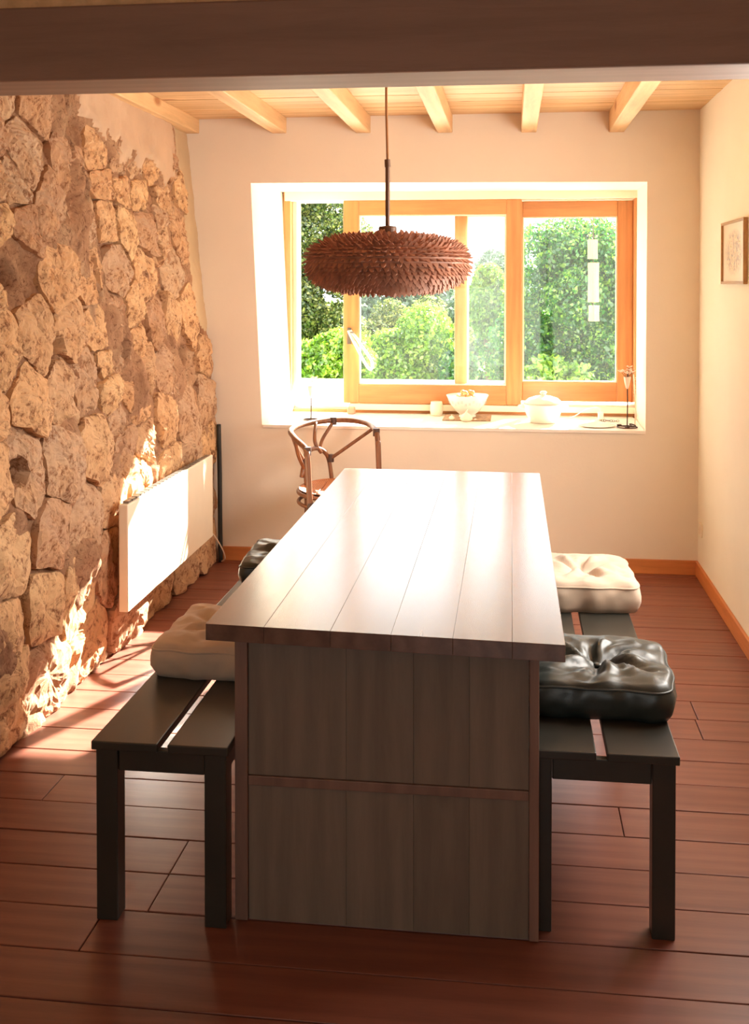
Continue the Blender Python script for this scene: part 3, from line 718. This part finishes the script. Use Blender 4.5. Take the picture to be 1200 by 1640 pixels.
MB().box(-.016, .016, -.016, .016, 0, .05).build('plug', 'ceramic', t, bevel=.006)
MB().tube(smooth_pts([(0, 0, .05), (-.02, 0, .072), (-.08, .01, .06), (-.14, .03, .02), (-.17, .06, .004)], 6), .003, 6).build('cord', 'ceramic', t, smooth=True)
t = thing('key_chain', 'small grey metal chain lying between plate and iron stand', 'chain', (.555, 6.40, ZS))
for k in range(9):
    x = (k-4)*.012; a = k*.9
    MB().tube([(x+.0085*math.cos(2*math.pi*i/12), .006*math.sin(2*math.pi*i/12)*math.cos(a)+.01*math.sin(k*.7), .007+.006*math.sin(2*math.pi*i/12)*abs(math.sin(a))) for i in range(12)], .0016, 6, closed=True).build('link', 'steel', t)

# ------------------------------------------------------------------ picture and socket on the right wall
t = thing('framed_picture', 'small thin-framed watercolour sketch hanging on the cream right wall', 'picture', (XR, 5.08, 1.715))
X0 = -.020
y0, y1, z0, z1 = -.255, .255, -.143, .143
fm = 'winpic'; M[fm] = wood('gilt_brown_frame', sr(166, 120, 66), sr(190, 146, 88), 'y', .4, 20)
for b in ((X0, -.001, y0, y1, z0, z0+.012), (X0, -.001, y0, y1, z1-.012, z1), (X0, -.001, y0, y0+.012, z0+.012, z1-.012), (X0, -.001, y1-.012, y1, z0+.012, z1-.012)): MB().box(*b).build('frame_bar', fm, t, bevel=.002)
k = NT('watercolour_sketch'); tc = k.n('ShaderNodeTexCoord')
mp = k.n('ShaderNodeMapping'); k.l(tc.outputs['Object'], mp.inputs['Vector'])
n1 = k.noise(mp.outputs[0], 26, 4, .6, 1.5); ln = k.n('ShaderNodeVectorMath', operation='LENGTH')
mp2 = k.n('ShaderNodeMapping'); mp2.inputs['Scale'].default_value = (0, 4.6, 9.0); k.l(tc.outputs['Object'], mp2.inputs['Vector']); k.l(mp2.outputs[0], ln.inputs[0])
msk = k.ramp(ln.outputs['Value'], [(.7, (1, 1, 1, 1)), (1.0, (0, 0, 0, 1))])
ink = k.ramp(n1, [(.35, sr(150, 160, 170)), (.47, sr(214, 190, 170)), (.55, sr(238, 224, 200)), (.66, sr(200, 190, 150)), (.75, sr(170, 140, 120))])
k.base(k.mix(msk, sr(240, 226, 204), ink)); k.rough(.25)
MB().box(-.010, -.002, y0+.010, y1-.010, z0+.010, z1-.010).build('sheet', k.m, t)
t = thing('wall_socket', 'tiny white socket low on the cream right wall near the corner', 'socket', (XR, 5.93, .27))
MB().box(-.010, 0, -.035, .035, -.035, .035).build('plate', 'winwhite', t, bevel=.004)
MB().tube([(-.011, 0, 0), (-.0095, 0, 0)], .02, 16).build('insert', 'radiator', t)

# ------------------------------------------------------------------ outdoors
tag(MB().box(-60, 60, 7.0, 160, -1.6, -1.3).build('lawn', 'grass'), 'green meadow ground outside the window, below the trees', 'ground')
bpy.data.objects['lawn']['kind'] = 'structure'
tag(MB().box(-3.2, 3.2, 6.885, 8.75, .62, .80).build('flat_roof', 'terrace', bevel=.01), 'white flat roof ledge just outside the window', 'roof')
st = MB(); st.box(-3.1, 3.1, 7.2, 8.6, -1.3, .619); st.build('shed', 'terrace'); tag(bpy.data.objects['shed'], 'white shed wall below the flat roof outside', 'shed')
t = thing('hanging_wood', 'pale segmented wooden pole hanging outside the right pane', 'pole', (.545, 7.6, 1.60))
M['palewood'] = wood('pale_dry_wood', sr(122, 108, 78), sr(140, 124, 92), 'z', .6, 18)
for (za, zb, w, dx) in ((.14, .272, .036, 0), (-.155, .115, .039, .006), (-.285, -.178, .038, .010)):
    zz = [za, (za+zb)/2, zb]; m = MB(); m.tube([(dx, 0, za), (dx, 0, (za+zb)/2), (dx, 0, zb)], [w, w*.93, w], 14); m.build('segment', 'palewood', t)
MB().tube([(.004, 0, -.28), (0, 0, 2.1)], .003, 6).build('string', 'iron', t)

def leaves(name, parent, centers, radii, n, size, mat, seed, asp=1.7):
    r = np.random.default_rng(seed); C = np.array(centers, float); Rr = np.array(radii, float)
    wgt = (Rr**2).sum(1) if Rr.ndim > 1 else Rr**2; pick = r.choice(len(C), n, p=wgt/wgt.sum())
    d = r.normal(size=(n, 3)); d /= np.linalg.norm(d, axis=1)[:, None]
    rad = r.uniform(.35, 1.0, n)**.5
    P = C[pick]+d*rad[:, None]*(Rr[pick] if Rr.ndim > 1 else Rr[pick][:, None])
    nrm = d*.6+r.normal(size=(n, 3))*.6; nrm /= np.linalg.norm(nrm, axis=1)[:, None]
    a = np.cross(nrm, r.normal(size=(n, 3))); a /= np.linalg.norm(a, axis=1)[:, None]; b = np.cross(nrm, a)
    s = size*r.uniform(.6, 1.3, n)[:, None]
    V = np.stack([P-a*s*asp/2, P+b*s/2+nrm*s*.1, P+a*s*asp/2, P-b*s/2+nrm*s*.1], 1).reshape(-1, 3)
    me = bpy.data.meshes.new(name); me.vertices.add(4*n); me.vertices.foreach_set('co', V.ravel())
    me.loops.add(4*n); me.loops.foreach_set('vertex_index', np.arange(4*n, dtype=np.int32))
    me.polygons.add(n); me.polygons.foreach_set('loop_start', np.arange(0, 4*n, 4, dtype=np.int32)); me.polygons.foreach_set('loop_total', np.full(n, 4, dtype=np.int32))
    me.update(); me.validate(); me.materials.append(M[mat])
    o = bpy.data.objects.new(name, me); COL.objects.link(o); o.parent = parent; o['kind'] = 'stuff'; return o
def clumps(c, r, n, cr, seed):
    q = np.random.default_rng(seed); d = q.normal(size=(n, 3)); d /= np.linalg.norm(d, axis=1)[:, None]
    P = np.array(c)+d*(q.uniform(.3, 1, n)**.5)[:, None]*np.array(r); return P, q.uniform(.6, 1.3, n)*cr
def px(u, v, Y): return (math.tan(math.atan((u-600)/1750)-.1254)*Y, Y, 1.577-(v-453)*Y/1750)
def tree(name, u, vtop, vbot, Y, hw, mat, n, size, ncl, cr, seed, label, cat='tree', group=None, zx=None, depth=None):
    top = px(u, vtop, Y); zb = px(u, vbot, Y)[2]; x = top[0]; zc = (top[2]+zb)/2
    t = thing(name, label, cat, (x, Y, -1.3), group)
    rz = (top[2]-zb)/2
    P, R = clumps((0, 0, zc+1.3), (max(.1, hw-cr), max(.1, (depth or hw)-cr), max(.1, rz-cr*.8)), ncl, cr, seed)
    leaves('foliage', t, P, R, n, size, mat, seed+1)
    m = MB(); m.tube([(0, 0, 0), (.03, .02, max(.3, (zc+1.3)*.5)), (-.02, 0, zc+1.3)], [.09, .07, .04], 8)
    q = np.random.default_rng(seed+5)
    for k in range(5):
        p = P[q.integers(len(P))]; m.tube([(0, 0, max(.2, (zc+1.3)*.45)), tuple(np.array(p)*np.array((.5, .5, .85))), tuple(p)], [.04, .025, .008], 6)
    m.build('trunk', 'bark', t); return t
G1 = 'shrubs and trees beyond the flat roof'
tree('shrub', 655, 488, 690, 11.5, .62, 'leaf_bright', 34000, .031, 26, .24, 1, 'bright yellow-green shrub in the middle behind the left sash', 'shrub', G1)
tree('shrub', 525, 520, 690, 10.5, .55, 'leaf_bright', 26000, .030, 20, .22, 2, 'bright green shrub low at the left end of the window', 'shrub', G1)
tree('shrub', 735, 545, 700, 11, .38, 'leaf_mid', 14000, .032, 14, .18, 9, 'darker green shrub right of the brightest shrub', 'shrub', G1)
tree('shrub', 785, 415, 560, 15, .42, 'leaf_bright', 16000, .036, 16, .2, 3, 'pale yellow-green bush seen through the narrow middle pane', 'shrub', G1)
tree('shrub', 790, 490, 720, 16.3, .6, 'leaf_mid', 18000, .038, 18, .24, 12, 'dark green bush low behind the narrow middle pane', 'shrub', G1)
tree('leafy_tree', 915, 343, 760, 13, 1.2, 'leaf_mid', 90000, .033, 90, .30, 4, 'dense green tree filling the right pane', 'tree', G1)
tree('leafy_tree', 1100, 330, 760, 15, 1.1, 'leaf_mid', 14000, .075, 40, .34, 14, 'green tree hidden mostly by the right window jamb', 'tree', G1)
tree('shrub', 900, 570, 700, 11, .5, 'leaf_bright', 3000, .055, 14, .2, 15, 'yellow-green shrub at the foot of the right pane', 'shrub', G1)
tree('conifer', 505, 200, 720, 17, 1.15, 'leaf_dark', 70000, .038, 60, .36, 5, 'tall dark olive conifer at the left end of the window', 'tree', G1)
tree('conifer', 600, 470, 760, 21, 1.3, 'leaf_dark', 30000, .055, 40, .36, 6, 'dark low conifer behind the bright shrub', 'tree', G1)
tree('conifer', 700, 440, 760, 24, 1.0, 'leaf_dark', 24000, .055, 34, .34, 7, 'dark round conifer just left of the middle stile', 'tree', G1)
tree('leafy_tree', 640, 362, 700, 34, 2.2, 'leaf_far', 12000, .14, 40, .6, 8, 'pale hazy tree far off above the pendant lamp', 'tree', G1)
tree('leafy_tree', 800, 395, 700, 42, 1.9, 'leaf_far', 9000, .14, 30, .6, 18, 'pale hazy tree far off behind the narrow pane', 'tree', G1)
tree('leafy_tree', 330, 250, 760, 24, 1.8, 'leaf_dark', 14000, .10, 40, .5, 19, 'dark green tree left of the tall conifer', 'tree', G1)

# unseen beam with hanging leaves, added to shade the open left end of the window
t = thing('added_shade_beam', 'added unseen beam with hanging leaves, shading the open left end of the window', 'added_shade_beam', (0, 9.25, 0))
MB().box(-3.4, 3.2, -.05, .05, 3.66, 3.78).build('beam', 'bark', t, bevel=.01)
for x in (-3.3, 3.1): MB().box(x-.05, x+.05, -.05, .05, -1.3, 3.66).build('post', 'bark', t, bevel=.01)
vp = [(-.045, 0, z) for z in np.linspace(2.40, 3.62, 14)]
leaves('shade_leaves', t, vp, [.072]*14, 1600, .05, 'leaf_mid', 77)
MB().tube([(-.045, 0, 2.36), (-.03, .01, 3.0), (-.045, 0, 3.66)], .008, 6).build('shade_stem', 'bark', t)
